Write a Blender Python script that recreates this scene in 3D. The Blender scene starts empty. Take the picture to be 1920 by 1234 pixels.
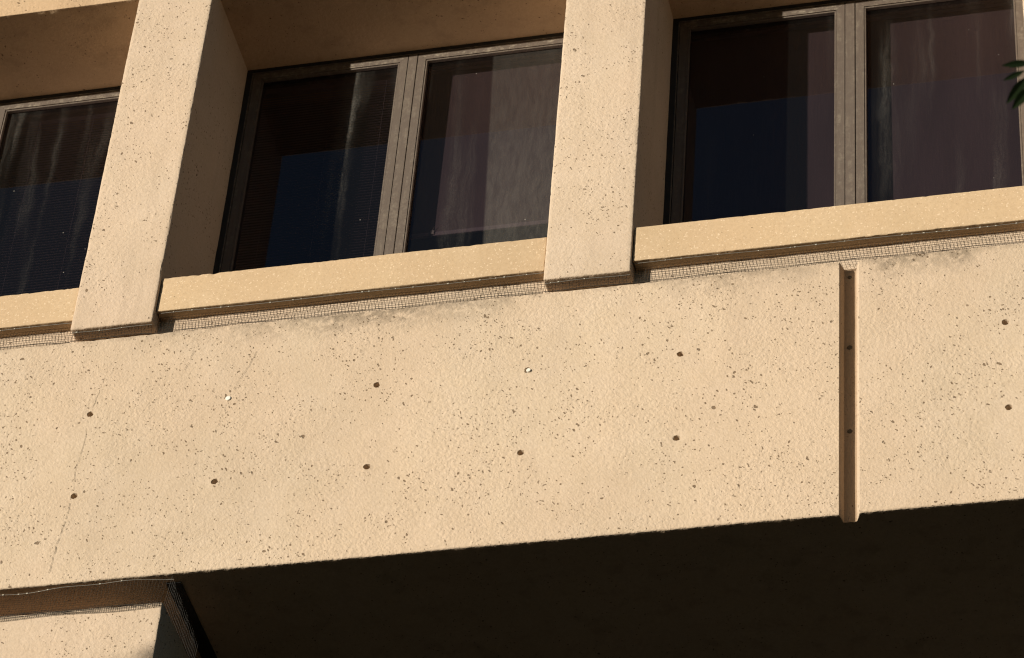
import bpy, bmesh, math, random
import numpy as np
from mathutils import Vector, Matrix

random.seed(7)
rng = np.random.default_rng(7)
scene = bpy.context.scene
COL = scene.collection

# ------------------------------------------------------------------ camera
YAW, PITCH, ROLL = -0.282663554, 0.731634618, 0.0895403322
cp, sp, cy_, sy_ = math.cos(PITCH), math.sin(PITCH), math.cos(YAW), math.sin(YAW)
FW = Vector((sy_*cp, cy_*cp, sp)); RT = Vector((cy_, -sy_, 0)); UP = RT.cross(FW)
cr, sr = math.cos(ROLL), math.sin(ROLL)
R_ = cr*RT + sr*UP; U_ = -sr*RT + cr*UP
cam = bpy.data.cameras.new('camera')
cam.lens = 6286.725/1920*36; cam.sensor_width = 36; cam.sensor_fit = 'HORIZONTAL'
cam.clip_end = 3000; cam.clip_start = 0.05
cam.dof.use_dof = True; cam.dof.focus_distance = 12.37; cam.dof.aperture_fstop = 9.0
camo = bpy.data.objects.new('camera', cam); COL.objects.link(camo)
camo.matrix_world = Matrix(((R_.x, U_.x, -FW.x, 0), (R_.y, U_.y, -FW.y, -8.83616), (R_.z, U_.z, -FW.z, 0), (0, 0, 0, 1)))
scene.camera = camo

# ------------------------------------------------------------------ light
TO_SUN = Vector((-0.93, -1.0, 0.070)).normalized()
w = bpy.data.worlds.new('World'); scene.world = w; w.use_nodes = True
nt = w.node_tree; bg = nt.nodes['Background']
sky = nt.nodes.new('ShaderNodeTexSky'); sky.sky_type = 'NISHITA'; sky.sun_disc = False
sky.sun_elevation = math.asin(TO_SUN.z); sky.sun_rotation = math.atan2(TO_SUN.x, TO_SUN.y) % (2*math.pi)
sky.air_density = 0.6; sky.dust_density = 0.15; sky.ozone_density = 1.0
nt.links.new(sky.outputs[0], bg.inputs[0]); bg.inputs[1].default_value = 0.075
sl = bpy.data.lights.new('sun', 'SUN'); sl.energy = 5.0; sl.angle = math.radians(0.53); sl.color = (1.0, 0.92, 0.78)
so = bpy.data.objects.new('sun', sl); COL.objects.link(so)
so.rotation_euler = (-TO_SUN).to_track_quat('-Z', 'Y').to_euler(); so.location = (-20, -24, 12)
vs = scene.view_settings; vs.view_transform = 'Standard'; vs.look = 'None'; vs.exposure = 0.29; vs.gamma = 1.0
scene.cycles.max_bounces = 10; scene.cycles.transparent_max_bounces = 12
scene.cycles.filter_width = 1.2

# ------------------------------------------------------------------ numpy noise
def vnoise(P, scale, seed=0):
    Q = np.asarray(P, float)*scale + seed*17.31
    I = np.floor(Q).astype(np.int64); F = Q - I; F = F*F*(3-2*F)
    def h(ix, iy, iz):
        n = (ix*374761393 + iy*668265263 + iz*2147483647 + seed*144269) & 0xffffffff
        n = ((n ^ (n >> 13))*1274126177) & 0xffffffff
        return ((n ^ (n >> 16)) & 0xffff)/65535.0
    x, y, z = I[..., 0], I[..., 1], I[..., 2]; fx, fy, fz = F[..., 0], F[..., 1], F[..., 2]
    def l(a, b, t): return a + (b-a)*t
    c = [[l(h(x, y+j, z+k), h(x+1, y+j, z+k), fx) for j in (0, 1)] for k in (0, 1)]
    return l(l(c[0][0], c[0][1], fy), l(c[1][0], c[1][1], fy), fz)*2 - 1

ROOTX = -2.5
# ------------------------------------------------------------------ materials
class NB:
    def __init__(s, name):
        s.m = bpy.data.materials.new(name); s.m.use_nodes = True
        s.t = s.m.node_tree; s.N = s.t.nodes; s.L = s.t.links
        s.b = s.N['Principled BSDF']; s.out = s.N['Material Output']
        s.tc = s.N.new('ShaderNodeTexCoord'); s.co = s.tc.outputs['Object']
    def lk(s, a, b):
        if isinstance(a, (int, float)): b.default_value = a
        elif isinstance(a, tuple): b.default_value = (*a, 1) if len(a) == 3 and b.type == 'RGBA' else a
        else: s.L.new(a, b)
    def n(s, ty, **kw):
        o = s.N.new(ty)
        for k, v in kw.items(): setattr(o, k, v)
        return o
    def mapv(s, v, sc, loc=(0, 0, 0)):
        o = s.n('ShaderNodeMapping'); s.lk(v, o.inputs[0]); o.inputs['Scale'].default_value = sc; o.inputs['Location'].default_value = loc
        return o.outputs[0]
    def noise(s, v, sc, det=3, rough=.55, out=0, dist=0):
        o = s.n('ShaderNodeTexNoise'); s.lk(v, o.inputs['Vector']); o.inputs['Scale'].default_value = sc
        o.inputs['Detail'].default_value = det; o.inputs['Roughness'].default_value = rough; o.inputs['Distortion'].default_value = dist
        return o.outputs[out]
    def vor(s, v, sc, out='Distance', feat='F1', rand=1):
        o = s.n('ShaderNodeTexVoronoi'); o.feature = feat; s.lk(v, o.inputs['Vector']); o.inputs['Scale'].default_value = sc
        o.inputs['Randomness'].default_value = rand
        return o
    def ma(s, op, a, b=None, c=None, clamp=False):
        o = s.n('ShaderNodeMath'); o.operation = op; o.use_clamp = clamp
        s.lk(a, o.inputs[0])
        if b is not None: s.lk(b, o.inputs[1])
        if c is not None: s.lk(c, o.inputs[2])
        return o.outputs[0]
    def mr(s, v, a, b, c=0., d=1., smooth=True):
        o = s.n('ShaderNodeMapRange'); o.interpolation_type = 'SMOOTHSTEP' if smooth else 'LINEAR'
        for i, x in enumerate((v, a, b, c, d)): s.lk(x, o.inputs[i])
        return o.outputs[0]
    def mix(s, f, a, b, bt='MIX'):
        o = s.n('ShaderNodeMix'); o.data_type = 'RGBA'; o.blend_type = bt
        s.lk(f, o.inputs[0]); s.lk(a, o.inputs[6]); s.lk(b, o.inputs[7]); return o.outputs[2]
    def vadd(s, a, b, sc):
        o = s.n('ShaderNodeVectorMath'); o.operation = 'MULTIPLY_ADD'; s.lk(b, o.inputs[0]); o.inputs[1].default_value = (sc,)*3; s.lk(a, o.inputs[2])
        return o.outputs[0]
    def sep(s, v):
        o = s.n('ShaderNodeSeparateXYZ'); s.lk(v, o.inputs[0]); return o.outputs
    def bump(s, h, dist, strength=1, nrm=None):
        o = s.n('ShaderNodeBump'); s.lk(h, o.inputs['Height']); o.inputs['Distance'].default_value = dist; o.inputs['Strength'].default_value = strength
        if nrm is not None: s.lk(nrm, o.inputs['Normal'])
        return o.outputs[0]

def concrete(name, base, pores=1.0, relief=1.0, chips=0.0, stain_z=None, seed=0, streak=0.0):
    b = NB(name); co = b.mapv(b.co, (1, 1, 1), (seed*3.7, seed*1.3, seed*2.1))
    rm = b.n('ShaderNodeMapping'); b.lk(b.co, rm.inputs[0]); rm.inputs['Rotation'].default_value = (.31, .60, .23); rm.inputs['Location'].default_value = (seed*1.7+.137, seed*.9+.411, seed*2.3+.293)
    cr_ = rm.outputs[0]
    warp = b.noise(cr_, 22, 2, out=1)
    wc = b.vadd(cr_, warp, 0.035)
    broad = b.noise(co, 0.9, 4, .6); mid = b.noise(co, 6, 4, .6); fine = b.noise(cr_, 75, 4, .7)
    grain = b.noise(cr_, 260, 2, .6)
    col = b.mix(b.mr(broad, .35, .65), tuple(c*.945 for c in base), tuple(min(1, c*1.07) for c in base))
    col = b.mix(b.mr(mid, .38, .68, 0, .34), col, (base[0]*1.12, base[1]*1.14, base[2]*1.22))
    hue = b.noise(b.mapv(co, (1, 1, .7), (5, 2, 8)), 1.6, 4, .6)
    col = b.mix(b.mr(hue, .40, .62, 0, .30), col, (base[0]*1.03, base[1]*.955, base[2]*.93))
    grey = b.noise(b.mapv(co, (1, 1, .45)), 2.3, 5, .65)
    col = b.mix(b.mr(grey, .52, .72, 0, .16), col, (base[0]*.80, base[1]*.80, base[2]*.84))
    col = b.mix(b.mr(fine, .30, .70, 0., .34), col, (base[0]*.74, base[1]*.70, base[2]*.64))
    col = b.mix(b.mr(grain, .55, .75, 0, .35), col, (base[0]*1.3, base[1]*1.32, base[2]*1.35))
    # air voids: cells of random size, in clusters, some drawn out along the pour
    cl = b.noise(co, 4.2, 3, .6)
    dens = b.mr(cl, .32, .60)
    def voids(vc, sc, rmax, lo, pw, thr):
        v = b.vor(vc, sc); c = b.sep(v.outputs['Color'])
        rr = b.ma('MULTIPLY', b.ma('POWER', c[0], pw), rmax)
        rr = b.ma('MULTIPLY', rr, b.mr(dens, 0, 1, lo, 1, False))
        on = b.ma('GREATER_THAN', b.ma('ADD', c[1], b.ma('MULTIPLY', dens, .45)), thr)
        d = b.ma('SUBTRACT', rr, v.outputs['Distance'])
        return b.ma('MULTIPLY', b.mr(d, 0.0, .035), on)
    p1 = voids(b.mapv(wc, (1.25, 1.2, .72)), 28, .22*pores, .5, 2.4, .78); p2 = voids(b.mapv(wc, (1.2, 1, .75), (3, 1, 2)), 72, .34*pores, .7, 1.2, .99)
    p3 = voids(b.mapv(wc, (1, 1, .85), (7, 4, 1)), 110, .36*pores, .75, .9, 1.06)
    pore = b.ma('MAXIMUM', b.ma('MAXIMUM', p1, p2), b.ma('MULTIPLY', p3, .8))
    # cast relief
    big = b.noise(cr_, 5, 3, .5); wc2 = b.vadd(cr_, warp, 0.010); lump = b.noise(wc2, 66, 2.5, .55); rg = b.noise(b.mapv(cr_, (1, 1, .7)), 125, 1, .5)
    rough_zone = b.mr(b.noise(co, 2.4, 3), .38, .60, .28, 1.25)
    h = b.ma('ADD', b.ma('MULTIPLY', lump, b.ma('MULTIPLY', rough_zone, 1.0)), b.ma('MULTIPLY', rg, .5))
    h = b.ma('ADD', h, b.ma('MULTIPLY', big, .9))
    if chips:
        v = b.vor(wc, 95); c = b.sep(v.outputs['Color'])
        ch = b.ma('MULTIPLY', b.mr(v.outputs['Distance'], .34, .22), b.ma('GREATER_THAN', c[1], .62))
        col = b.mix(b.ma('MULTIPLY', ch, chips), col, (min(1, base[0]*1.45), min(1, base[1]*1.55), min(1, base[2]*1.75)))
        v2 = b.vor(wc, 140); c2 = b.sep(v2.outputs['Color'])
        ch2 = b.ma('MULTIPLY', b.mr(v2.outputs['Distance'], .3, .2), b.ma('GREATER_THAN', c2[0], .78))
        col = b.mix(b.ma('MULTIPLY', ch2, .45), col, (base[0]*.62, base[1]*.52, base[2]*.42))
    if streak:
        st = b.noise(b.mapv(co, (9, 9, .5)), 1.0, 4, .6)
        col = b.mix(b.mr(st, .5, .72, 0, streak), col, (base[0]*.5, base[1]*.47, base[2]*.45))
    if stain_z is not None:
        z = b.sep(b.co)[2]; x = b.sep(b.co)[0]
        g = b.mr(z, stain_z-.15, stain_z-.005)
        wv = None
        for xa_, xb_, sf_, k_ in ((-3.42, -2.82, .12, 1.0), (-3.75, -2.50, .15, .60), (-2.05, -1.36, .14, .50), (-1.26, -.82, .08, .95), (-4.1, -3.7, .1, .30)):
            o_ = ROOTX; e_ = b.ma('MULTIPLY', b.mr(x, xa_-o_, xa_+sf_-o_), b.mr(x, xb_-o_, xb_-sf_-o_)); e_ = b.ma('MULTIPLY', e_, k_)
            wv = e_ if wv is None else b.ma('MAXIMUM', wv, e_)
        wv = b.ma('MULTIPLY', wv, b.mr(b.noise(b.mapv(co, (1.7, 1, .6)), 3, 4, .62), .30, .60, .35, 1))
        bl = b.noise(wc, 26, 4, .7)
        sf = b.ma('MULTIPLY', b.ma('MULTIPLY', g, wv), b.mr(bl, .34, .58))
        col = b.mix(b.ma('MULTIPLY', sf, .78), col, (.115, .09, .062))
        # thin general grime line along the top arris
        g2 = b.ma('MULTIPLY', b.mr(z, stain_z-.04, stain_z), b.mr(b.noise(co, 14, 4, .7), .40, .62))
        col = b.mix(b.ma('MULTIPLY', g2, .45), col, (.17, .13, .09))
        rs_ = b.noise(b.mapv(co, (4.2, 1, .5), (9, 0, 3)), 1.0, 4, .6)
        col = b.mix(b.ma('MULTIPLY', b.mr(rs_, .50, .70, 0, .20), b.mr(z, stain_z-.9, stain_z-.05, .3, 1)), col, (base[0]*.66, base[1]*.62, base[2]*.60))
        # vertical board/pour lines
        st = b.noise(b.mapv(co, (5.5, 1, .22)), 1.0, 3, .5)
        col = b.mix(b.mr(st, .55, .75, 0, .16), col, (base[0]*.75, base[1]*.75, base[2]*.78))
    col = b.mix(b.ma('MULTIPLY', pore, .80), col, (base[0]*.22, base[1]*.17, base[2]*.12))
    b.lk(col, b.b.inputs['Base Color']); b.b.inputs['Roughness'].default_value = .92
    b.b.inputs['Specular IOR Level'].default_value = .25
    hh = b.ma('SUBTRACT', b.ma('MULTIPLY', h, relief), b.ma('MULTIPLY', pore, 1.4))
    b.lk(b.bump(hh, .0032, 1.0), b.b.inputs['Normal'])
    return b.m

TAN = (.532, .419, .304)
M_beam = concrete('cast_concrete', TAN, stain_z=8.432+1.6)
M_pier = concrete('pier_concrete', (.540, .425, .314), pores=.95, relief=.8, seed=2, streak=.20)
M_sill = concrete('precast_sill', (.515, .378, .236), pores=.3, relief=.30, chips=.6, seed=5)
M_soff = concrete('soffit_concrete', (.53, .375, .232), pores=.8, relief=.7, seed=9, streak=.30)

M_under = concrete('underside_concrete', (.52, .38, .25), pores=.8, relief=.7, seed=12, streak=.3)  # beam underside, a little browner than the face

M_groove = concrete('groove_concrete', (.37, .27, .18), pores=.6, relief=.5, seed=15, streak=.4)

def simple(name, col, rough=.6, metal=0., spec=.5):
    b = NB(name); b.b.inputs['Base Color'].default_value = (*col, 1); b.b.inputs['Roughness'].default_value = rough
    b.b.inputs['Metallic'].default_value = metal; b.b.inputs['Specular IOR Level'].default_value = spec
    n = b.noise(b.co, 40, 3); b.lk(b.mix(b.mr(n, .3, .7), tuple(c*.85 for c in col), tuple(min(1, c*1.12) for c in col)), b.b.inputs['Base Color'])
    return b.m
def frame_mat(name, oxid):
    b = NB(name); base = (.105, .080, .063)
    n = b.noise(b.mapv(b.co, (1, 1, 1)), 45, 5, .7); n2 = b.noise(b.mapv(b.co, (60, 60, 6) if not oxid else (14, 60, 90)), 1, 4, .7)
    f = b.ma('MULTIPLY', b.mr(n, .40, .68), b.mr(n2, .38, .66))
    col = b.mix(b.ma('MULTIPLY', f, .75 if oxid else .28), base, (.34, .29, .22))
    d = b.noise(b.mapv(b.co, (30, 30, 1.2)), 1, 3); col = b.mix(b.mr(d, .5, .75, 0, .25), col, (.10, .078, .058))
    b.lk(col, b.b.inputs['Base Color']); b.b.inputs['Roughness'].default_value = .52; b.b.inputs['Specular IOR Level'].default_value = .5
    b.lk(b.bump(b.noise(b.co, 160, 3), .0006), b.b.inputs['Normal'])
    return b.m
M_frame = frame_mat('bronze_frame', False); M_head = frame_mat('weathered_frame', True)
M_gasket_shade = simple('black_gasket_and_shade', (.012, .011, .010), .7)  # real gaskets, and the black strips that stand in for shade
M_net = simple('net_twine', (.045, .036, .028), .8, spec=.2)
M_cable = simple('steel_cable', (.20, .185, .16), .5, .3)
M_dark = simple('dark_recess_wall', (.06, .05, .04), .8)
M_clip = simple('pale_clip', (.40, .37, .31), .5)
M_plug = simple('white_plug', (.70, .67, .60), .6)
M_crack = simple('crack_dark', (.085, .065, .042), .95)
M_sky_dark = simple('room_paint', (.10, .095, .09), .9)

def glass_mat(name, seed, amt, band=None):
    b = NB(name)
    tr = b.n('ShaderNodeBsdfTransparent'); tr.inputs[0].default_value = (.34, .31, .335, 1)
    gl = b.n('ShaderNodeBsdfGlossy'); gl.inputs['Roughness'].default_value = .0; gl.inputs[0].default_value = (.92, .84, .92, 1)
    ge = b.n('ShaderNodeNewGeometry'); dt = b.n('ShaderNodeVectorMath', operation='DOT_PRODUCT'); b.lk(ge.outputs['Normal'], dt.inputs[0]); b.lk(ge.outputs['Incoming'], dt.inputs[1])
    c5 = b.ma('POWER', b.ma('SUBTRACT', 1.0, b.ma('ABSOLUTE', dt.outputs['Value'])), 5.0)
    f2 = b.ma('MULTIPLY', b.ma('ADD', b.ma('MULTIPLY', c5, .958), .042), 1.7, clamp=True)
    m1 = b.n('ShaderNodeMixShader'); b.lk(f2, m1.inputs[0]); b.lk(tr.outputs[0], m1.inputs[1]); b.lk(gl.outputs[0], m1.inputs[2])
    co = b.mapv(b.co, (1, 1, 1), (seed*2.31, 0, seed*.7))
    # rain-washed dust: feathered vertical streaks
    wp = b.vadd(co, b.noise(co, 6, 2, out=1), .05)
    s1 = b.noise(b.mapv(wp, (6.5, 1, .55)), 1, 2, .5); s2 = b.noise(b.mapv(wp, (34, 1, 2.2)), 1, 5, .7); s3 = b.noise(co, 190, 3, .7)
    d = b.ma('MULTIPLY', b.mr(s1, .50, .70), b.mr(s2, .36, .70, .15, 1))
    d = b.ma('MULTIPLY', d, b.mr(s3, .34, .66, .4, 1.2))
    d = b.ma('MULTIPLY', d, amt)
    if band:
        x = b.sep(b.co)[0]; z = b.sep(b.co)[2]
        bb = b.ma('MULTIPLY', b.mr(b.ma('ADD', x, b.ma('MULTIPLY', z, band[1])), band[0], band[0]+.012), b.mr(b.noise(b.mapv(wp, (1, 1, .16)), 55, 5, .7), .28, .72, .6, 1.1))
        bb = b.ma('MULTIPLY', bb, b.mr(z, band[2]+.1, band[2]+1.0, 1.0, .55))
        d = b.ma('ADD', d, b.ma('MULTIPLY', bb, band[3]))
    d = b.ma('ADD', d, .006)
    v = b.vor(co, 26); c = b.sep(v.outputs['Color'])
    sp_ = b.ma('MULTIPLY', b.ma('LESS_THAN', v.outputs['Distance'], .06), b.ma('GREATER_THAN', c[0], .93))
    d = b.ma('ADD', d, b.ma('MULTIPLY', sp_, .5), clamp=True)
    df = b.n('ShaderNodeBsdfDiffuse'); df.inputs[0].default_value = (.46, .43, .38, 1)
    m2 = b.n('ShaderNodeMixShader'); b.lk(d, m2.inputs[0]); b.lk(m1.outputs[0], m2.inputs[1]); b.lk(df.outputs[0], m2.inputs[2])
    b.L.new(m2.outputs[0], b.out.inputs[0]); return b.m

def shade_mat(name, col, weave=True):
    b = NB(name)
    n = b.noise(b.mapv(b.co, (3.5, 1, .6)), 1, 3); n2 = b.noise(b.mapv(b.co, (160, 1, 8)), 1, 3, .6)
    c = b.mix(b.mr(n, .3, .7), tuple(x*.82 for x in col), tuple(x*1.14 for x in col))
    c = b.mix(b.mr(n2, .3, .7, 0, .3), c, tuple(x*.7 for x in col))
    b.lk(c, b.b.inputs['Base Color']); b.b.inputs['Roughness'].default_value = .85
    b.lk(b.bump(n2, .0008), b.b.inputs['Normal']); return b.m
M_shade = shade_mat('roller_fabric', (.162, .122, .114)); M_slat = shade_mat('slat_paint', (.32, .265, .265))

# ------------------------------------------------------------------ object helpers
ROOT0 = Vector((-2.5, 0, -1.6))
def link(name, verts, faces, mats, parent=None, origin=None, smooth=False, fmat=None):
    me = bpy.data.meshes.new(name)
    off = np.array(origin) if origin is not None else np.zeros(3)
    V = np.asarray(verts, float) - off
    me.from_pydata(V.tolist(), [], [tuple(int(i) for i in f) for f in faces]); me.update()
    if smooth:
        bm = bmesh.new(); bm.from_mesh(me); bmesh.ops.recalc_face_normals(bm, faces=bm.faces)
        for e in bm.edges:
            if len(e.link_faces) == 2 and e.calc_face_angle(0) > .42: e.smooth = False
        bm.to_mesh(me); bm.free()
    for m in (mats if isinstance(mats, (list, tuple)) else [mats]): me.materials.append(m)
    if fmat is not None:
        me.polygons.foreach_set('material_index', np.asarray(fmat, dtype=np.int32))
    if smooth: me.polygons.foreach_set('use_smooth', [True]*len(me.polygons))
    o = bpy.data.objects.new(name, me); COL.objects.link(o)
    if parent is not None:
        o.parent = parent
        par = parent; acc = Vector((0, 0, 0))
        while par is not None: acc += par.location; par = par.parent
        o.location = Vector(off.tolist()) - acc
    else: o.location = off.tolist()
    return o
def empty(name, loc, parent=None):
    o = bpy.data.objects.new(name, None); COL.objects.link(o); o.empty_display_size = .2
    if parent is not None:
        o.parent = parent; par = parent; acc = Vector((0, 0, 0))
        while par is not None: acc += par.location; par = par.parent
        o.location = Vector(loc) - acc
    else: o.location = loc
    return o
def tag(o, label=None, cat=None, group=None, kind=None):
    for k, v in (('label', label), ('category', cat), ('group', group), ('kind', kind)):
        if v: o[k] = v
    return o
class MB:
    def __init__(s): s.v = []; s.f = []; s.m = []
    def add(s, v, f, mi=0):
        n = len(s.v); s.v += [tuple(p) for p in v]; s.f += [tuple(i+n for i in q) for q in f]; s.m += [mi]*len(f)
    def box(s, x0, x1, y0, y1, z0, z1, mi=0):
        s.add([(x, y, z) for x in (x0, x1) for y in (y0, y1) for z in (z0, z1)],
              [(0, 1, 3, 2), (4, 6, 7, 5), (0, 4, 5, 1), (2, 3, 7, 6), (0, 2, 6, 4), (1, 5, 7, 3)], mi)
    def bbox(s, x0, x1, y0, y1, z0, z1, c=.002, mi=0):   # chamfered box
        P = {}
        V = []; F = []
        xs, ys, zs = (x0, x1), (y0, y1), (z0, z1)
        for i in (0, 1):
            for j in (0, 1):
                for k in (0, 1):
                    sx, sy, sz = (1, -1)[i], (1, -1)[j], (1, -1)[k]
                    P[i, j, k, 0] = len(V); V.append((xs[i], ys[j]+sy*c, zs[k]+sz*c))
                    P[i, j, k, 1] = len(V); V.append((xs[i]+sx*c, ys[j], zs[k]+sz*c))
                    P[i, j, k, 2] = len(V); V.append((xs[i]+sx*c, ys[j]+sy*c, zs[k]))
                    F.append((P[i, j, k, 0], P[i, j, k, 1], P[i, j, k, 2]))
        for i in (0, 1):
            F.append(tuple(P[i, j, k, 0] for j, k in ((0, 0), (1, 0), (1, 1), (0, 1))))
            F.append(tuple(P[j, i, k, 1] for j, k in ((0, 0), (1, 0), (1, 1), (0, 1))))
            F.append(tuple(P[j, k, i, 2] for j, k in ((0, 0), (1, 0), (1, 1), (0, 1))))
        for i in (0, 1):
            for j in (0, 1):
                F.append((P[i, j, 0, 0], P[i, j, 0, 1], P[i, j, 1, 1], P[i, j, 1, 0]))
                F.append((P[i, 0, j, 0], P[i, 0, j, 2], P[i, 1, j, 2], P[i, 1, j, 0]))
                F.append((P[0, i, j, 1], P[0, i, j, 2], P[1, i, j, 2], P[1, i, j, 1]))
        s.add(V, F, mi)
    def tube(s, pts, r, n=4, mi=0, rs=None):
        pts = [Vector(p) for p in pts]; rings = []
        for i, p in enumerate(pts):
            d = (pts[min(i+1, len(pts)-1)] - pts[max(i-1, 0)]).normalized()
            a = d.cross(Vector((0, 0, 1)))
            if a.length < .05: a = d.cross(Vector((1, 0, 0)))
            a.normalize(); b_ = d.cross(a); rr = rs[i] if rs else r
            rings.append([p + (a*math.cos(t) + b_*math.sin(t))*rr for t in [2*math.pi*k/n for k in range(n)]])
        V = [q for R0 in rings for q in R0]; F = []
        for i in range(len(pts)-1):
            for k in range(n):
                F.append((i*n+k, i*n+(k+1) % n, (i+1)*n+(k+1) % n, (i+1)*n+k))
        F.append(tuple(range(n))[::-1]); F.append(tuple((len(pts)-1)*n+k for k in range(n)))
        s.add(V, F, mi)
    def build(s, name, mats, parent=None, origin=None, smooth=False):
        o = link(name, s.v, s.f, mats, parent, origin, smooth, s.m)
        bm = bmesh.new(); bm.from_mesh(o.data); bmesh.ops.recalc_face_normals(bm, faces=bm.faces); bm.to_mesh(o.data); bm.free()
        return o

def lines(a, b, vis, step, coarse=.25, r=.01):
    """grid lines a..b, fine inside vis, coarse outside, with arris lines at both ends"""
    v0, v1 = max(a+r, min(vis[0], b-r)), min(b-r, max(vis[1], a+r))
    L = [a, a+r*.35, a+r]
    def seg(p, q, st):
        n = max(1, int(math.ceil((q-p)/st))); return list(np.linspace(p, q, n+1)[1:]) if q-p > 1e-5 else []
    L += seg(a+r, v0, coarse) + seg(max(v0, a+r), max(v1, a+r), step) + seg(max(v1, a+r), b-r, coarse)
    L += [b-r*.35, b]
    return np.unique(np.round(np.array(L), 5))

def rough_block(name, mat, box, vis, parent, step=.012, r=.009, amp=.0012, chip=.004, seed=0):
    """cast block: rounded arrises, slight unevenness, chipped edges"""
    x0, x1, y0, y1, z0, z1 = box
    Ls = [lines(x0, x1, vis[0], step, r=r), lines(y0, y1, vis[1], step*1.5, r=r), lines(z0, z1, vis[2], step, r=r)]
    idx = {}; V = []; F = []
    def face(ax, side):
        o = [a for a in (0, 1, 2) if a != ax]; A, B = Ls[o[0]], Ls[o[1]]
        G = np.zeros((len(A), len(B), 3)); G[..., o[0]] = A[:, None]; G[..., o[1]] = B[None, :]; G[..., ax] = Ls[ax][-1 if side else 0]
        base = len(V)
        return G
    allV = []; n = 0
    for ax in (0, 1, 2):
        for side in (0, 1):
            G = face(ax, side); a, b = G.shape[:2]; allV.append(G.reshape(-1, 3))
            I = np.arange(a*b).reshape(a, b) + n
            q = np.stack([I[:-1, :-1], I[1:, :-1], I[1:, 1:], I[:-1, 1:]], -1).reshape(-1, 4)
            flip = (side == 0) ^ (ax == 1)
            F.append(q[:, ::-1] if flip else q); n += a*b
    V = np.concatenate(allV); F = np.concatenate(F)
    key = np.round(V, 5); u, inv = np.unique(key, axis=0, return_inverse=True); inv = inv.reshape(-1); F = inv[F]; V = u
    lo = np.array([x0+r, y0+r, z0+r]); hi = np.array([x1-r, y1-r, z1-r]); Q = np.clip(V, lo, hi)
    D = V-Q; nr = np.linalg.norm(D, axis=1, keepdims=True); N = D/np.maximum(nr, 1e-9)
    edge = ((np.abs(D) > 1e-6).sum(1) >= 2).astype(float)
    P = Q + N*r
    dmin = np.sort(np.stack([np.minimum(np.abs(V[:, i]-b0), np.abs(V[:, i]-b1)) for i, (b0, b1) in enumerate(((x0, x1), (y0, y1), (z0, z1)))], 1), axis=1)[:, 1]
    near = np.clip(1-dmin/.02, 0, 1)
    d = amp*(vnoise(V, 6, seed)+.5*vnoise(V, 15, seed+1)) - chip*near*np.clip(vnoise(V, 80, seed+2)+vnoise(V,150,seed+7)*.6-.05, 0, 1)*np.clip(.6+vnoise(V, 5, seed+3), 0, 1.4) \
        - chip*2.2*near*np.clip(vnoise(V, 21, seed+4)-.62, 0, 1)*2
    P = P + N*d[:, None]
    return link(name, P, F, mat, parent, (x0+(x1-x0)/2, y0, z0), smooth=True) if False else link(name, P, F, mat, parent, ROOT0, smooth=True)

# ------------------------------------------------------------------ facade measures (metres; camera height is z = 0)
ZT, ZB = 8.432, 7.246           # spandrel beam
ZS = 10.378                     # window soffit
SILL = (8.536, 8.709); ZPB = 8.473
YP, YSL, YR = -.023, -.008, .048
PIERS = [(-8.09, -7.759), (-6.21, -5.879), (-4.317, -3.986), (-2.457, -2.126), (-.640, -.309), (1.235, 1.566), (3.095, 3.426)]
VX, VZ = (-4.95, -.45), (8.3, 10.75)
X0, X1 = -8.3, 3.6

bld = empty('concrete_building', ROOT0)
tag(bld, 'sunlit tan cast concrete building with deep window bays above a long spandrel beam', 'building')

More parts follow.
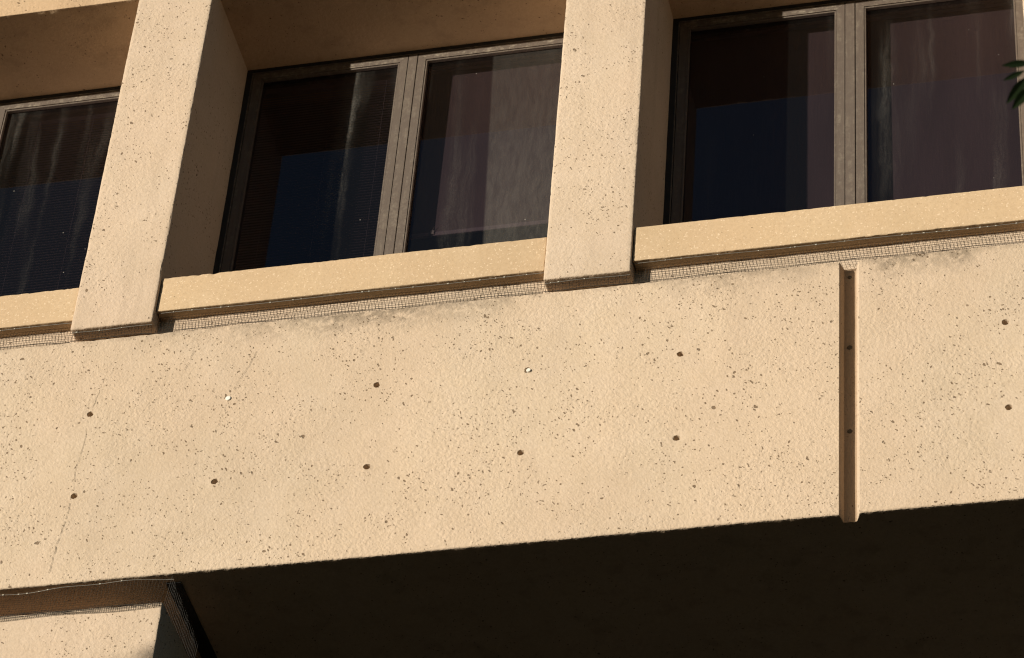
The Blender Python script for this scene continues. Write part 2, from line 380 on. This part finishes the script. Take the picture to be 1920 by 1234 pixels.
# --- spandrel beam with formwork groove, tie holes
def make_beam():
    gx = [(-1.352, 0), (-1.350, .003), (-1.341, .053), (-1.297, .053), (-1.283, .004), (-1.280, 0)]
    xs = list(np.arange(X0, -4.95, .12)) + list(np.arange(-4.95, -.45, .010)) + list(np.arange(-.45, X1, .12)) + [X1]
    xs = [x for x in xs if not (-1.360 < x < -1.272)] + [-1.360, -1.272, -1.325, -1.31, -1.30] + [g[0] for g in gx]
    holes = [(-4.745, 8.05), (-4.745, 7.653), (-4.175, 8.048), (-4.175, 7.652), (-3.636, 7.658), (-3.063, 8.052), (-3.063, 7.660), (-2.493, 7.657),
             (-1.928, 8.054), (-1.928, 7.657), (-.760, 8.052), (-.760, 7.655), (-2.493, 8.050), (-.19, 8.05), (-.19, 7.655)]
    H = .024
    for hx in sorted(set(h[0] for h in holes)):
        xs = [x for x in xs if not (hx-H-.003 < x < hx+H+.003)] + [hx-H, hx, hx+H]
    xs = sorted(set(round(x, 5) for x in xs))
    zs = list(np.arange(ZB+.012, ZT-.012, .010))
    for hz in (8.051, 7.656):
        zs = [z for z in zs if not (hz-H-.008 < z < hz+H+.008)] + [hz-H, hz, hz+H]
    zs = sorted(zs)
    xs = np.array(xs); gd = np.interp(xs, [g[0] for g in gx], [g[1] for g in gx], left=0, right=0)
    prof = [(.62, ZT), (.2, ZT), (.05, ZT), (.02, ZT), (.006, ZT-.001), (.0015, ZT-.005)] + [(0, z) for z in zs[::-1]] + [(.0012, ZB+.004), (.004, ZB+.001), (.01, ZB)]
    prof += [(y, ZB) for y in (.02, .035, .055, .08, .12, .18, .26, .36, .5, .7, 1, 1.4, 2, 3, 4.2)]
    pr = np.array(prof); nx, npf = len(xs), len(pr)
    G = np.zeros((nx, npf, 3)); G[..., 0] = xs[:, None]; G[..., 1] = pr[None, :, 0]; G[..., 2] = pr[None, :, 1]
    fade = np.clip(1-pr[:, 0]/.045, 0, 1)
    G[..., 1] += gd[:, None]*fade[None, :]
    P = G.reshape(-1, 3).copy()
    yy = np.repeat(pr[None, :, 0], nx, 0).reshape(-1); zz = P[:, 2]
    amp = .0016*vnoise(P, 4, 1) + .0008*vnoise(P, 15, 2)
    front = np.clip(1-yy/.02, 0, 1)
    P[:, 1] += amp*front
    nb = np.clip(1-(zz-ZB)/.02, 0, 1)*np.clip(1-yy/.06, 0, 1)
    ch = .0075*np.clip(vnoise(P*np.array([1, 0, 0]), 48, 5)*.7+vnoise(P*np.array([1, 0, 0]), 9, 8)*.6-.45, 0, 1) + .0014*vnoise(P*np.array([1, 0, 0]), 45, 9) + .0012*vnoise(P*np.array([1, 0, 0]), 6, 19)
    P[:, 2] += nb*ch
    ntp = np.clip(1-(ZT-zz)/.016, 0, 1)*np.clip(1-yy/.05, 0, 1)
    P[:, 2] -= ntp*np.clip(.006*np.clip(vnoise(P*np.array([1, 0, 0]), 45, 6), 0, 1)+.0015*vnoise(P, 90, 7), 0, .008)
    # gentle sag of the soffit edge as cast
    V = P.tolist(); I = np.arange(nx*npf).reshape(nx, npf); F = []; skip = set(); rims = []
    xi = {round(float(x), 5): i for i, x in enumerate(xs)}; zl = pr[:, 1]
    for hx, hz in holes:
        hz0 = 8.051 if hz > 7.9 else 7.656
        i0 = xi[round(hx-H, 5)]; j1 = [j for j in range(npf) if pr[j, 0] == 0 and abs(zl[j]-(hz0-H)) < 1e-6][0]; j0 = [j for j in range(npf) if pr[j, 0] == 0 and abs(zl[j]-(hz0+H)) < 1e-6][0]
        for i in (i0, i0+1):
            for j in range(j0, j1): skip.add((i, j))
        ring = [I[i0, j0], I[i0+1, j0], I[i0+2, j0]] + [I[i0+2, j] for j in range(j0+1, j1+1)] + [I[i0+1, j1], I[i0, j1]] + [I[i0, j] for j in range(j1-1, j0, -1)]
        rims.append((hx, hz0 if False else hz, ring))
    for i in range(nx-1):
        for j in range(npf-1):
            if (i, j) not in skip: F.append((I[i, j], I[i+1, j], I[i+1, j+1], I[i, j+1]))
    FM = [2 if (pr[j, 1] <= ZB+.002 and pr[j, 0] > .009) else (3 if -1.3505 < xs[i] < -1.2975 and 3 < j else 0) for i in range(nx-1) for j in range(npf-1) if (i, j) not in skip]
    for hx, hz, ring in rims:
        n = 16; base = len(V); rr = .0135
        jit = [1+.10*random.uniform(-1, 1) for _ in range(n)]
        depth = .03 if not (abs(hx+2.492) < .01 and hz > 7.9) else .012
        for yy_, k in ((.0, 1.0), (.004, .93), (depth, .88), (depth+.001, .0)):
            for t in range(n):
                a = 2*math.pi*t/n; V.append((hx+rr*k*jit[t]*math.cos(a), yy_, hz+rr*k*jit[t]*math.sin(a)))
        for L in range(3):
            for t in range(n):
                F.append((base+L*n+t, base+L*n+(t+1) % n, base+(L+1)*n+(t+1) % n, base+(L+1)*n+t)); FM.append(0)
        # stitch square ring to the circle with triangles
        pa = [(math.atan2(V[v][2]-hz, V[v][0]-hx), v) for v in ring]
        pa.sort(); ca = [((2*math.pi*t/n+math.pi) % (2*math.pi)-math.pi, base+t) for t in range(n)]; ca.sort()
        a = b_ = 0; na, nb_ = len(pa), len(ca)
        while a < na or b_ < nb_:
            A0, A1 = pa[a % na], pa[(a+1) % na]; B0, B1 = ca[b_ % nb_], ca[(b_+1) % nb_]
            ta = A1[0] + (2*math.pi if a+1 >= na else 0); tb = B1[0] + (2*math.pi if b_+1 >= nb_ else 0)
            if b_ >= nb_ or (a < na and ta <= tb): F.append((A0[1], A1[1], B0[1])); a += 1
            else: F.append((A0[1], B1[1], B0[1])); b_ += 1
            FM.append(0)
    # hairline cracks (thin dark ribbons just proud of the face)
    def crack(pts, w):
        P0 = []
        for (x0, z0), (x1, z1) in zip(pts[:-1], pts[1:]):
            n = max(2, int(math.hypot(x1-x0, z1-z0)/.012))
            for k in range(n): P0.append((x0+(x1-x0)*k/n+random.uniform(-.0022, .0022), z0+(z1-z0)*k/n))
        for k in range(len(P0)-1):
            if random.random() < .2: continue
            (xa, za), (xb, zb) = P0[k], P0[k+1]; wa = w*random.uniform(.3, 1.1); wb = w*random.uniform(.3, 1.1)
            b0 = len(V); yq = -.0026
            def sy(x, z): return yq
            V.extend([(xa-wa, sy(xa, za), za), (xa+wa, sy(xa, za), za), (xb+wb, sy(xb, zb), zb), (xb-wb, sy(xb, zb), zb)])
            F.append((b0, b0+1, b0+2, b0+3)); FM.append(1)
    crack([(-3.548, 8.29), (-3.575, 8.21), (-3.60, 8.15), (-3.617, 8.10), (-3.634, 8.069)], .0007)
    crack([(-3.637, 8.04), (-3.647, 7.98), (-3.660, 7.92), (-3.668, 7.85)], .0007)
    crack([(-4.14, 8.26), (-4.158, 8.14), (-4.172, 8.06)], .0007)
    crack([(-4.178, 8.03), (-4.175, 7.9), (-4.19, 7.78), (-4.178, 7.67)], .0006)
    crack([(-4.182, 7.63), (-4.19, 7.52), (-4.205, 7.43), (-4.21, 7.31), (-4.222, 7.27)], .0010)
    crack([(-3.80, 8.33), (-3.815, 8.27), (-3.83, 8.21)], .0009)
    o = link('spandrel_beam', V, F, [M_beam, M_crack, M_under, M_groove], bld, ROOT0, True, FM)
    bm = bmesh.new(); bm.from_mesh(o.data); bmesh.ops.recalc_face_normals(bm, faces=bm.faces)
    bm.to_mesh(o.data); bm.free()
    return o
beam = make_beam()
# the beam's outward side must face the street
bm = bmesh.new(); bm.from_mesh(beam.data)
bm.free()

def disc(name, x, z, y0, y1, r, mat, parent, tilt=0):
    m = MB(); n = 18; V = []
    for yy, k in ((y1, 1), (y0+.0015, 1), (y0, .86)):
        for t in range(n): V.append((x+r*k*math.cos(2*math.pi*t/n), yy, z+r*k*math.sin(2*math.pi*t/n)))
    F = [tuple(range(n)), tuple(2*n+t for t in range(n))]
    for L in (0, 1):
        for t in range(n): F.append((L*n+t, L*n+(t+1) % n, (L+1)*n+(t+1) % n, (L+1)*n+t))
    m.add(V, F); return m.build(name, mat, parent, ROOT0)
tag(disc('tie_hole_plug', -3.635, 8.057, -.0045, .004, .0105, M_plug, beam), 'flush white plug on the hairline crack')
tag(disc('tie_hole_plug', -2.489, 8.046, -.006, .014, .0085, M_plug, beam), 'white plug half out of its hole')

for z_, r_0 in ((8.052, .010), (7.657, .0095), (8.395, .008)):  # flat dark discs set where the groove has tie holes
    tag(disc('groove_tie_hole', -1.321, z_, .0505, .06, r_0, M_crack, beam), 'dark disc marking a tie hole inside the groove')
# --- recess band behind the net, window sills, piers, lintels
rough_block('recess_wall', M_pier, (X0, X1, YR, .6, ZT-.0015, SILL[0]+.05), (VX, (0, 0), (8.3, 8.6)), bld, .02, amp=.0008, chip=0, seed=31)
for k, (a, b) in enumerate(zip(PIERS[:-1], PIERS[1:])):
    d = .0025
    rough_block('window_sill', M_sill, (a[1]+d, b[0]-d, YSL, .56, SILL[0], SILL[1]), (VX, (-.1, .06), VZ), bld, .012, r=.004, amp=.0006, chip=.0035, seed=40+k)
    rough_block('lintel', M_soff, (a[1]-.05, b[0]+.05, 0.0, .70, ZS, 12.2), (VX, (-.1, .5), (10.3, 10.5)), bld, .02, r=.002, amp=.0004, chip=.001, seed=60+k)
for k, (a, b) in enumerate(PIERS):
    rough_block('pier', M_pier, (a, b, YP, .62, ZPB, 12.6), ((a, b), (-.1, .5), VZ), bld, .012, r=.0065, amp=.0009, chip=.0028, seed=80+k)

# --- lower block under the beam, with the open notch, and what closes the building
ZL = 7.121
rough_block('lower_wall', M_pier, (X0, -3.757, 0.0, 2.6, -1.6, ZL), ((-4.6, -3.75), (-.1, .8), (6.7, 7.13)), bld, .012, r=.006, amp=.001, chip=.003, seed=101)
rough_block('wall_stem', M_pier, (X0, -3.90, .25, 2.4, ZL-.05, ZB+.02), ((0, 0), (0, 0), (0, 0)), bld, .1, seed=102, chip=0)
m = MB(); m.box(-3.778, -3.722, .05, 2.4, ZB-.004, ZB+.01); m.build('gap_shade_strip', M_gasket_shade, bld, ROOT0)  # black strip stands in for the deep shade of the gap by the wall
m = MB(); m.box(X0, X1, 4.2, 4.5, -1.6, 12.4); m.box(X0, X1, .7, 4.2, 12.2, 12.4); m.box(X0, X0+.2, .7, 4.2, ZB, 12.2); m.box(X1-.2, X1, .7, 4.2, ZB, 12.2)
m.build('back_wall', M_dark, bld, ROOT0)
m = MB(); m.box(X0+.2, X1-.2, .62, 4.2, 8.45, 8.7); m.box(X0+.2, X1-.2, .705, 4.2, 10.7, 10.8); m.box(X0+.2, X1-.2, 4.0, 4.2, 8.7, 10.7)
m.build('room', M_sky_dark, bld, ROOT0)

# --- windows
GL = {0: glass_mat('dusty_glass', 1, .16), 1: glass_mat('streaked_glass', 4, .16), 2: glass_mat('hazy_glass', 2.2, .05, (-2.904-ROOT0.x + .0338*(10.23+1.6), .0338, 9.2+1.6, .085)),
      3: glass_mat('clean_glass', 3.1, .03), 4: glass_mat('feathered_glass', 6.3, .085)}
ZW0 = 8.66
def make_window(xa, xb, xm, ga, gb):
    root = empty('window', (xm, .48, ZW0), bld)
    yf = .478
    f = MB()
    f.bbox(xa-.01, xb+.01, yf, .56, ZS-.022, ZS+.01, .0015); f.bbox(xa-.01, xa+.028, yf, .56, ZW0, ZS-.022, .0015); f.bbox(xb-.028, xb+.01, yf, .56, ZW0, ZS-.022, .0015)
    f.bbox(xa, xb, yf, .56, ZW0, ZW0+.06, .0015)
    f.build('frame', M_head, root, ROOT0)
    mm = MB(); mm.bbox(xm-.0195, xm+.0195, yf+.001, .56, ZW0+.06, ZS-.0225, .0015); mm.build('mullion', M_frame, root, ROOT0)
    gk = MB(); gk.box(xm-.026, xm+.026, yf+.012, .54, ZW0+.06, ZS-.0225); gk.box(xa+.028, xb-.028, yf+.012, .54, ZS-.030, ZS-.0205); gk.box(xa+.02, xa+.036, yf+.012, .54, ZW0+.06, ZS-.03)
    gk.box(xb-.036, xb-.02, yf+.012, .54, ZW0+.06, ZS-.03)
    gk.build('gasket', M_gasket_shade, root, ROOT0)
    sl_ = MB(); sl_.box(xa-.004, xb+.004, yf-.0025, yf+.02, ZS-.0175, ZS+.004); sl_.box(xa-.004, xa+.024, yf-.0025, yf+.02, ZW0, ZS-.0177); sl_.box(xb-.017, xb+.004, yf-.0025, yf+.02, ZW0, ZS-.0177)  # added black strips: the soffit and jamb shade round the frame, as colour
    sl_.build('shade_strip', M_gasket_shade, root, ROOT0)
    zt, zb = ZS-.0255, ZW0+.06
    for s_, (l, r_) in enumerate(((xa+.032, xm-.0228), (xm+.0228, xb-.032))):
        sash = empty('sash', ((l+r_)/2, yf, zb), root)
        W = .034; y0 = yf+.0015; y1 = .545
        # mitred members
        def member(name, P, mat):
            q = MB(); V = [(x, yy, z) for yy in (y0, y1) for x, z in P]
            q.add(V, [(0, 1, 2, 3), (7, 6, 5, 4), (0, 4, 5, 1), (1, 5, 6, 2), (2, 6, 7, 3), (3, 7, 4, 0)]); return q.build(name, mat, sash, ROOT0)
        e = .0004
        member('rail', [(l+e, zt), (r_-e, zt), (r_-W, zt-W+e), (l+W, zt-W+e)], M_head)
        member('stile', [(l, zb), (l, zt-e), (l+W-e, zt-W), (l+W-e, zb)], M_frame)
        member('stile', [(r_, zb), (r_, zt-e), (r_-W+e, zt-W), (r_-W+e, zb)], M_frame)
        q = MB(); bw = .008
        q.bbox(l+W, r_-W, y0+.003, .499, zt-W-bw, zt-W-.0008, .001); q.bbox(l+W, l+W+bw, y0+.003, .499, zb, zt-W-bw-.0005, .001); q.bbox(r_-W-bw, r_-W-.0005, y0+.003, .499, zb, zt-W-bw-.0005, .001)
        q.build('glazing_bead', M_frame, sash, ROOT0)
        q = MB(); q.add([(l+W, .502, zb), (r_-W, .502, zb), (r_-W, .502, zt-W), (l+W, .502, zt-W)], [(0, 1, 2, 3)])
        q.build('pane', ga if s_ == 0 else gb, sash, ROOT0)
    return root
def openings(k): return PIERS[k][1], PIERS[k+1][0]
GA = {0: (3, 3), 1: (3, 0), 2: (1, 2), 3: (3, 4), 4: (0, 3), 5: (3, 3)}
XM = {0: -7.02, 1: -5.140, 2: -3.248, 3: -1.382, 4: .46, 5: 2.33}
for k in range(6):
    a, b = openings(k); make_window(a, b, XM[k], GL[GA[k][0]], GL[GA[k][1]])

# --- blinds behind the glass (each hangs by itself)
YB = .572
def slat_blind(xa, xb, label):
    root = empty('slat_blind', ((xa+xb)/2, YB, 10.34)); tag(root, label, 'window blind', 'slat blinds behind the glass')
    m = MB(); p = .0155; z = 10.295; n = 0
    while z > 9.0:
        # curved slat: three strips
        w_ = .009; tz = .0052
        prof = [(-w_, -tz), (-w_*.3, -tz*.1+.0008), (w_*.35, tz*.45+.001), (w_, tz)]
        dz = random.uniform(-.0004, .0004)
        V = [(x, YB+py, z+pz+dz) for x in (xa, xb) for py, pz in prof]
        V += [(x, YB+py, z+pz+dz-.0004) for x in (xa, xb) for py, pz in prof]
        F = [(i, i+1, i+5, i+4) for i in range(3)] + [(i+8+4, i+8+5, i+8+1, i+8) for i in range(3)] + [(0, 4, 12, 8), (3, 11, 15, 7)]
        m.add(V, F); z -= p
    m.build('slats', M_slat, root, (xa, YB, 10.0))
    h = MB(); h.bbox(xa, xb, YB-.014, YB+.014, 10.305, 10.335, .002); h.build('head_rail', M_slat, root, (xa, YB, 10.3))
    c = MB()
    for x in (xa+.12, (xa+xb)/2, xb-.12): c.tube([(x, YB-.011, 10.305), (x, YB-.011, 9.0)], .0007)
    c.build('ladder_cord', M_slat, root, (xa, YB, 10.0))
slat_blind(-5.065, -4.33, 'fine horizontal slat blind in the leftmost window, left of the left pier')
slat_blind(-3.965, -3.262, 'fine horizontal slat blind in the left pane of the middle window')
def roller(xa, xb, zb, label, slack=.004):
    root = empty('roller_shade', ((xa+xb)/2, YB, 10.34)); tag(root, label, 'window shade', 'plain shades behind the glass')
    xs = np.linspace(xa, xb, 30); zs = np.linspace(10.33, zb, 30); V = []; F = []
    for side in (0, .0012):
        for z in zs:
            for x in xs: V.append((x, YB+.006+side+slack*math.sin(x*19+z*2)*((10.33-z)/1.3), z))
    n = 30
    for s_ in (0, 900):
        for j in range(29):
            for i in range(29):
                q = (s_+j*n+i, s_+j*n+i+1, s_+(j+1)*n+i+1, s_+(j+1)*n+i); F.append(q if s_ else q[::-1])
    link('fabric', V, F, M_shade, root, (xa, YB, 10.0), True)
    t = MB(); t.tube([(xa-.005, YB+.012, 10.345), (xb+.005, YB+.012, 10.345)], .011, 10); t.build('roller_tube', M_slat, root, (xa, YB, 10.3))
    h = MB(); h.bbox(xa, xb, YB-.001, YB+.011, zb-.018, zb+.004, .002); h.build('hem_bar', M_slat, root, (xa, YB, zb))
    return root
rs = roller(-3.20, -2.50, 9.375, 'plain brown roller shade with its hem showing, right pane of the middle window')
c = MB(); c.bbox(-3.112, -3.096, YB-.006, YB-.001, 9.362, 9.384, .001); c.tube([(-3.104, YB-.006, 9.384), (-3.099, YB-.006, 9.397), (-3.092, YB-.006, 9.405)], .0012); c.build('pull_clip', M_clip, rs, (-3.1, YB, 9.37))
roller(-2.09, -1.41, 8.80, 'plain brown shade in the left pane of the rightmost window')
roller(-1.345, -.62, 8.80, 'plain brown shade in the right pane of the rightmost window, behind the leaves')

# ------------------------------------------------------------------ bird netting
def net_sheet(name, xa, xb, top, bot, parent, pitch=.0132, r=.00066, seed=0, vf=None, normal_amp=.0025):
    """top, bot: functions x -> (y, z); one mesh of twine"""
    m = MB(); n = max(2, int(round((xb-xa)/pitch)))
    yt, zt = top(xa); yb, zb = bot(xa); rows = max(2, int(round(math.hypot(zt-zb, yt-yb)/pitch)))
    def pt(i, j):
        x = xa+(xb-xa)*i/n; t = j/rows; a = top(x); b_ = bot(x)
        w_ = math.sin(i*.21+seed)*.5+math.sin(i*.083+seed*2+j*.3)*.6+math.sin(i*.9+j*1.7)*.15
        k = math.sin(math.pi*min(1, max(0, t)))
        return (x+w_*.0022*k, a[0]+(b_[0]-a[0])*t + w_*normal_amp*k, a[1]+(b_[1]-a[1])*t + math.sin(i*.13+seed)*.003*k)
    for i in range(n+1): m.tube([pt(i, j) for j in range(rows+1)], r*random.uniform(.85, 1.15), 3)
    for j in range(rows+1): m.tube([pt(i, j) for i in range(n+1)], r*(1.35 if j == rows else 1), 3)
    return m.build(name, M_net, parent, (xa, top(xa)[0], zb))
def cable(pts, parent, name='edge_cable', clips=True):
    m = MB(); m.tube(pts, .0011, 5); m.build(name, M_cable, parent, pts[0])
    if clips:
        P = [Vector(p) for p in pts]; 
        L = sum((b-a).length for a, b in zip(P[:-1], P[1:])); n = int(L/.045)
        for k in range(n):
            if random.random() < .45: continue
            t = (k+random.random())/n*(len(P)-1); i = int(t); q = P[i].lerp(P[min(i+1, len(P)-1)], t-i)
            c = MB(); s_ = random.uniform(.0013, .0026); c.bbox(q.x-s_*1.5, q.x+s_*1.5, q.y-s_-.0005, q.y+s_, q.z-s_-.001, q.z+s_*.4, .0003)
            c.build('clip', M_clip, parent, tuple(q))
def bay_net(xa, xb, label, k):
    root = empty('bird_net', ((xa+xb)/2, 0, ZT)); tag(root, label, 'bird net', 'bird netting along the top of the beam')
    top = lambda x: (YSL+.040+.002*math.sin(x*9+k), SILL[0]-.002)
    front = lambda x: (YSL+.012+.002*math.sin(x*9+k), SILL[0]-.003)
    bot = lambda x: (.006+.003*math.sin(x*13+k), ZT+.002+.0018*math.sin(x*17))
    net_sheet('mesh', xa, xb, top, bot, root, seed=k)
    P = [(x, *front(x)) for x in np.linspace(xa, xb, 40)]; cable(P, root)
    m = MB(); m.tube([(x, .000+.003*math.sin(x*13+k), ZT+.0015+.0015*math.sin(x*31+k)) for x in np.linspace(xa, xb, 80)], .0013, 4); m.build('hem_cord', M_net, root, (xa, 0, ZT))
def pier_net(xa, xb, label, k):
    root = empty('bird_net', ((xa+xb)/2, 0, ZT)); tag(root, label, 'bird net', 'bird netting along the top of the beam')
    top = lambda x: (YP+.016+.002*math.sin(x*21+k), ZPB-.003)
    bot = lambda x: (.004+.003*math.sin(x*13+k), ZT+.003)
    net_sheet('mesh', xa+.004, xb-.004, top, bot, root, seed=k+5)
    cable([(x, *top(x)) for x in np.linspace(xa+.004, xb-.004, 16)], root)
    m = MB(); m.tube([(x, .000+.003*math.sin(x*13+k), ZT+.002+.0015*math.sin(x*31+k)) for x in np.linspace(xa, xb, 24)], .0013, 4); m.build('hem_cord', M_net, root, (xa, 0, ZT))
names = {1: 'fine dark bird netting under the leftmost window sill, at the left edge of the photo',
         2: 'fine dark bird netting under the middle window sill, between the two piers',
         3: 'fine dark bird netting under the rightmost window sill, above the vertical groove'}
for k in (1, 2, 3): bay_net(PIERS[k][1]+.006, PIERS[k+1][0]-.006, names[k], k)
pier_net(*PIERS[2], 'narrow strip of bird netting under the foot of the left pier', 2)
pier_net(*PIERS[3], 'narrow strip of bird netting under the foot of the right pier', 3)
# net closing the notch over the lower wall
root = empty('bird_net', (-4.2, 0, ZL)); tag(root, 'bird netting closing the dark gap above the lower wall, bottom left corner', 'bird net')
top = lambda x: (.024+.010*math.sin((x+4.6)*7.5)+.004*math.sin(x*23), ZB-.004)
bot = lambda x: (-.003, ZL-.004)
net_sheet('mesh', -5.0, -3.765, top, bot, root, seed=3, r=.00045)
cable([(x, *top(x)) for x in np.linspace(-5.0, -3.742, 46)], root)
net_sheet('hanging_edge', -5.0, -3.765, lambda x: (-.003-.002*math.sin(x*31), ZL+.002), lambda x: (-.0045, ZL-.024-.004*math.sin(x*14)), root, pitch=.0085, r=.00075, seed=9, normal_amp=.0015)
m = MB()
for dz, rr in ((-.006, .0012), (-.0125, .0009)):
    m.tube([(x, -.006, ZL+dz+.0022*math.sin(x*19+dz*900)+.001*math.sin(x*61)) for x in np.linspace(-5.0, -3.762, 90)], rr, 4)
m.build('hem_cord', M_net, root, (-5, 0, ZL))
m = MB(); n = 26
for i in range(n+1):
    y = .012+.37*i/n; m.tube([(-3.742-.012*i/n+.002*math.sin(i), y, ZB-.003), (-3.758-.006*i/n, y+.004, ZL-.006)], .00045, 3)
for j in range(9):
    t = j/8; m.tube([(-3.742-.016*t-.012*i/n*(1-t), .012+.37*i/n, ZB-.003+(ZL-ZB)*t) for i in range(n+1)], .00045, 3)
m.build('side_mesh', simple('lighter_twine', (.04, .035, .03), .6), root, (-3.75, 0, ZL))

# ------------------------------------------------------------------ ground and trees
def ground():
    b = NB('turf_and_paving'); n = b.noise(b.co, .35, 5); n2 = b.noise(b.co, 14, 4)
    c = b.mix(b.mr(n, .4, .6), (.045, .040, .032), (.030, .040, .018)); c = b.mix(b.mr(n2, .3, .7, 0, .4), c, (.035, .035, .02))
    b.lk(c, b.b.inputs['Base Color']); b.b.inputs['Roughness'].default_value = .95
    m = MB(); m.add([(-1200, -1200, -1.6), (1200, -1200, -1.6), (1200, 1200, -1.6), (-1200, 1200, -1.6)], [(0, 1, 2, 3)])
    tag(m.build('ground', b.m), kind='structure')
ground()
bl = NB('leaf'); n = bl.noise(bl.co, 6, 3)
bl.lk(bl.mix(bl.mr(n, .35, .65), (.004, .009, .002), (.008, .015, .004)), bl.b.inputs['Base Color']); bl.b.inputs['Roughness'].default_value = .85; bl.b.inputs['Specular IOR Level'].default_value = .08; M_leaf = bl.m
M_bark = simple('bark', (.075, .055, .038), .9)
def leaf(m, base, tip, width, up=Vector((0, 0, 1)), droop=.0):
    base, tip = Vector(base), Vector(tip); d = tip-base; L = d.length; d.normalize()
    s_ = d.cross(up)
    if s_.length < .1: s_ = d.cross(Vector((1, 0, 0)))
    s_.normalize(); nn = s_.cross(d).normalized(); V = [base]; F = []
    prof = [(.12, .35), (.3, .85), (.5, 1), (.72, .74), (.9, .3)]
    for t, wv in prof:
        c = base+d*L*t - nn*droop*L*t*t
        V += [c - s_*width/2*wv + nn*width*.12*wv, c - nn*width*.02, c + s_*width/2*wv + nn*width*.12*wv]
    V.append(tip - nn*droop*L); k = len(prof)
    F += [(0, 2, 1), (0, 3, 2)]
    for i in range(k-1):
        a = 1+i*3; F += [(a, a+1, a+4, a+3), (a+1, a+2, a+5, a+4)]
    a = 1+(k-1)*3; F += [(a, a+1, len(V)-1), (a+1, a+2, len(V)-1)]
    m.add(V, F)
def tree(name, base, top, centre, rad, nleaf, label, leafL, cluster=9, extra=None, seed=1):
    random.seed(seed); root = empty(name, base); tag(root, label, 'tree')
    base = Vector(base); centre = Vector(centre); t = MB(); lv = MB()
    P = [base, base.lerp(Vector(top), .35)+Vector((.08, .05, 0)), base.lerp(Vector(top), .7)+Vector((-.05, .06, 0)), Vector(top)]
    t.tube(P, .1, 10, rs=[.14, .11, .075, .03])
    ends = []
    for i in range(26):
        a = random.uniform(0, 2*math.pi); el = random.uniform(-.5, 1.2); rr = random.uniform(.45, 1)
        e = centre + Vector((math.cos(a)*math.cos(el)*rad[0]*rr, math.sin(a)*math.cos(el)*rad[1]*rr, math.sin(el)*rad[2]*rr))
        s_ = P[1].lerp(P[3], random.uniform(.2, 1)); mid = s_.lerp(e, .5)+Vector((0, 0, -.08))
        t.tube([s_, mid, e], .02, 5, rs=[.028, .016, .006]); ends.append(e); ends.append(mid.lerp(e, .5))
    for i in range(nleaf//cluster):
        c = random.choice(ends)+Vector([random.gauss(0, .13) for _ in range(3)])
        for j in range(cluster):
            d = Vector([random.gauss(0, 1) for _ in range(3)]); d.z *= .5; d.normalize(); b0 = c+d*.02
            leaf(lv, b0, b0+d*leafL*random.uniform(.7, 1.2), leafL*.23, droop=.08)
    if extra: extra(t, lv)
    t.build('trunk', M_bark, root, base); lv.build('crown', M_leaf, root, base)
# tree whose sprig hangs into the right edge of the view
def sprig(t, lv):
    t.tube([(.55, -3.75, 4.95), (.1, -3.9, 5.03), (-.20, -3.99, 5.068), (-.325, -4.02, 5.072)], .004, 5, rs=[.010, .006, .0035, .002])
    t.tube([(-.325, -4.02, 5.072), (-.348, -4.02, 5.068)], .0015, 4)
    up = Vector((.1, -.5, .6))
    up = Vector((.25, -.65, -.45))
    leaf(lv, (-.335, -4.036, 5.085), (-.3985, -4.040, 5.0825), .0165, up)
    leaf(lv, (-.350, -4.026, 5.075), (-.399, -4.017, 5.061), .0125, up)
    leaf(lv, (-.345, -4.018, 5.068), (-.397, -3.982, 5.028), .022, up)
    leaf(lv, (-.340, -4.004, 5.052), (-.387, -3.972, 5.0195), .022, up)
    leaf(lv, (-.300, -4.03, 5.08), (-.345, -4.02, 5.10), .014, up)
    leaf(lv, (-.25, -4.0, 5.07), (-.300, -3.96, 5.01), .015, up)
tree('broadleaf_tree', (1.3, -3.6, -1.6), (1.2, -3.7, 5.3), (1.35, -3.7, 4.7), (1.0, 1.0, 1.3), 5200, 'dark long-leaved sprig of a tree hanging in at the right edge', .075, extra=sprig, seed=11)
# tree west of the facade: its top shades the foot of the lower wall
def crest(t, lv):
    t.tube([(-9.9, -6.5, 6.4), (-9.84, -6.5, 6.9), (-9.83, -6.5, 7.2)], .01, 5, rs=[.02, .012, .004])
    for i in range(60):
        c = Vector((-9.83+random.gauss(0, .045), -6.5+random.gauss(0, .05), random.uniform(6.7, 7.40)))
        d = Vector([random.gauss(0, 1) for _ in range(3)]).normalized(); leaf(lv, c, c+d*.08, .03)
tree('young_tree', (-9.9, -6.5, -1.6), (-9.9, -6.5, 6.4), (-9.9, -6.5, 5.4), (1.0, 1.0, 1.2), 4500, 'young tree whose top shades the foot of the lower wall', .085, extra=crest, seed=5)
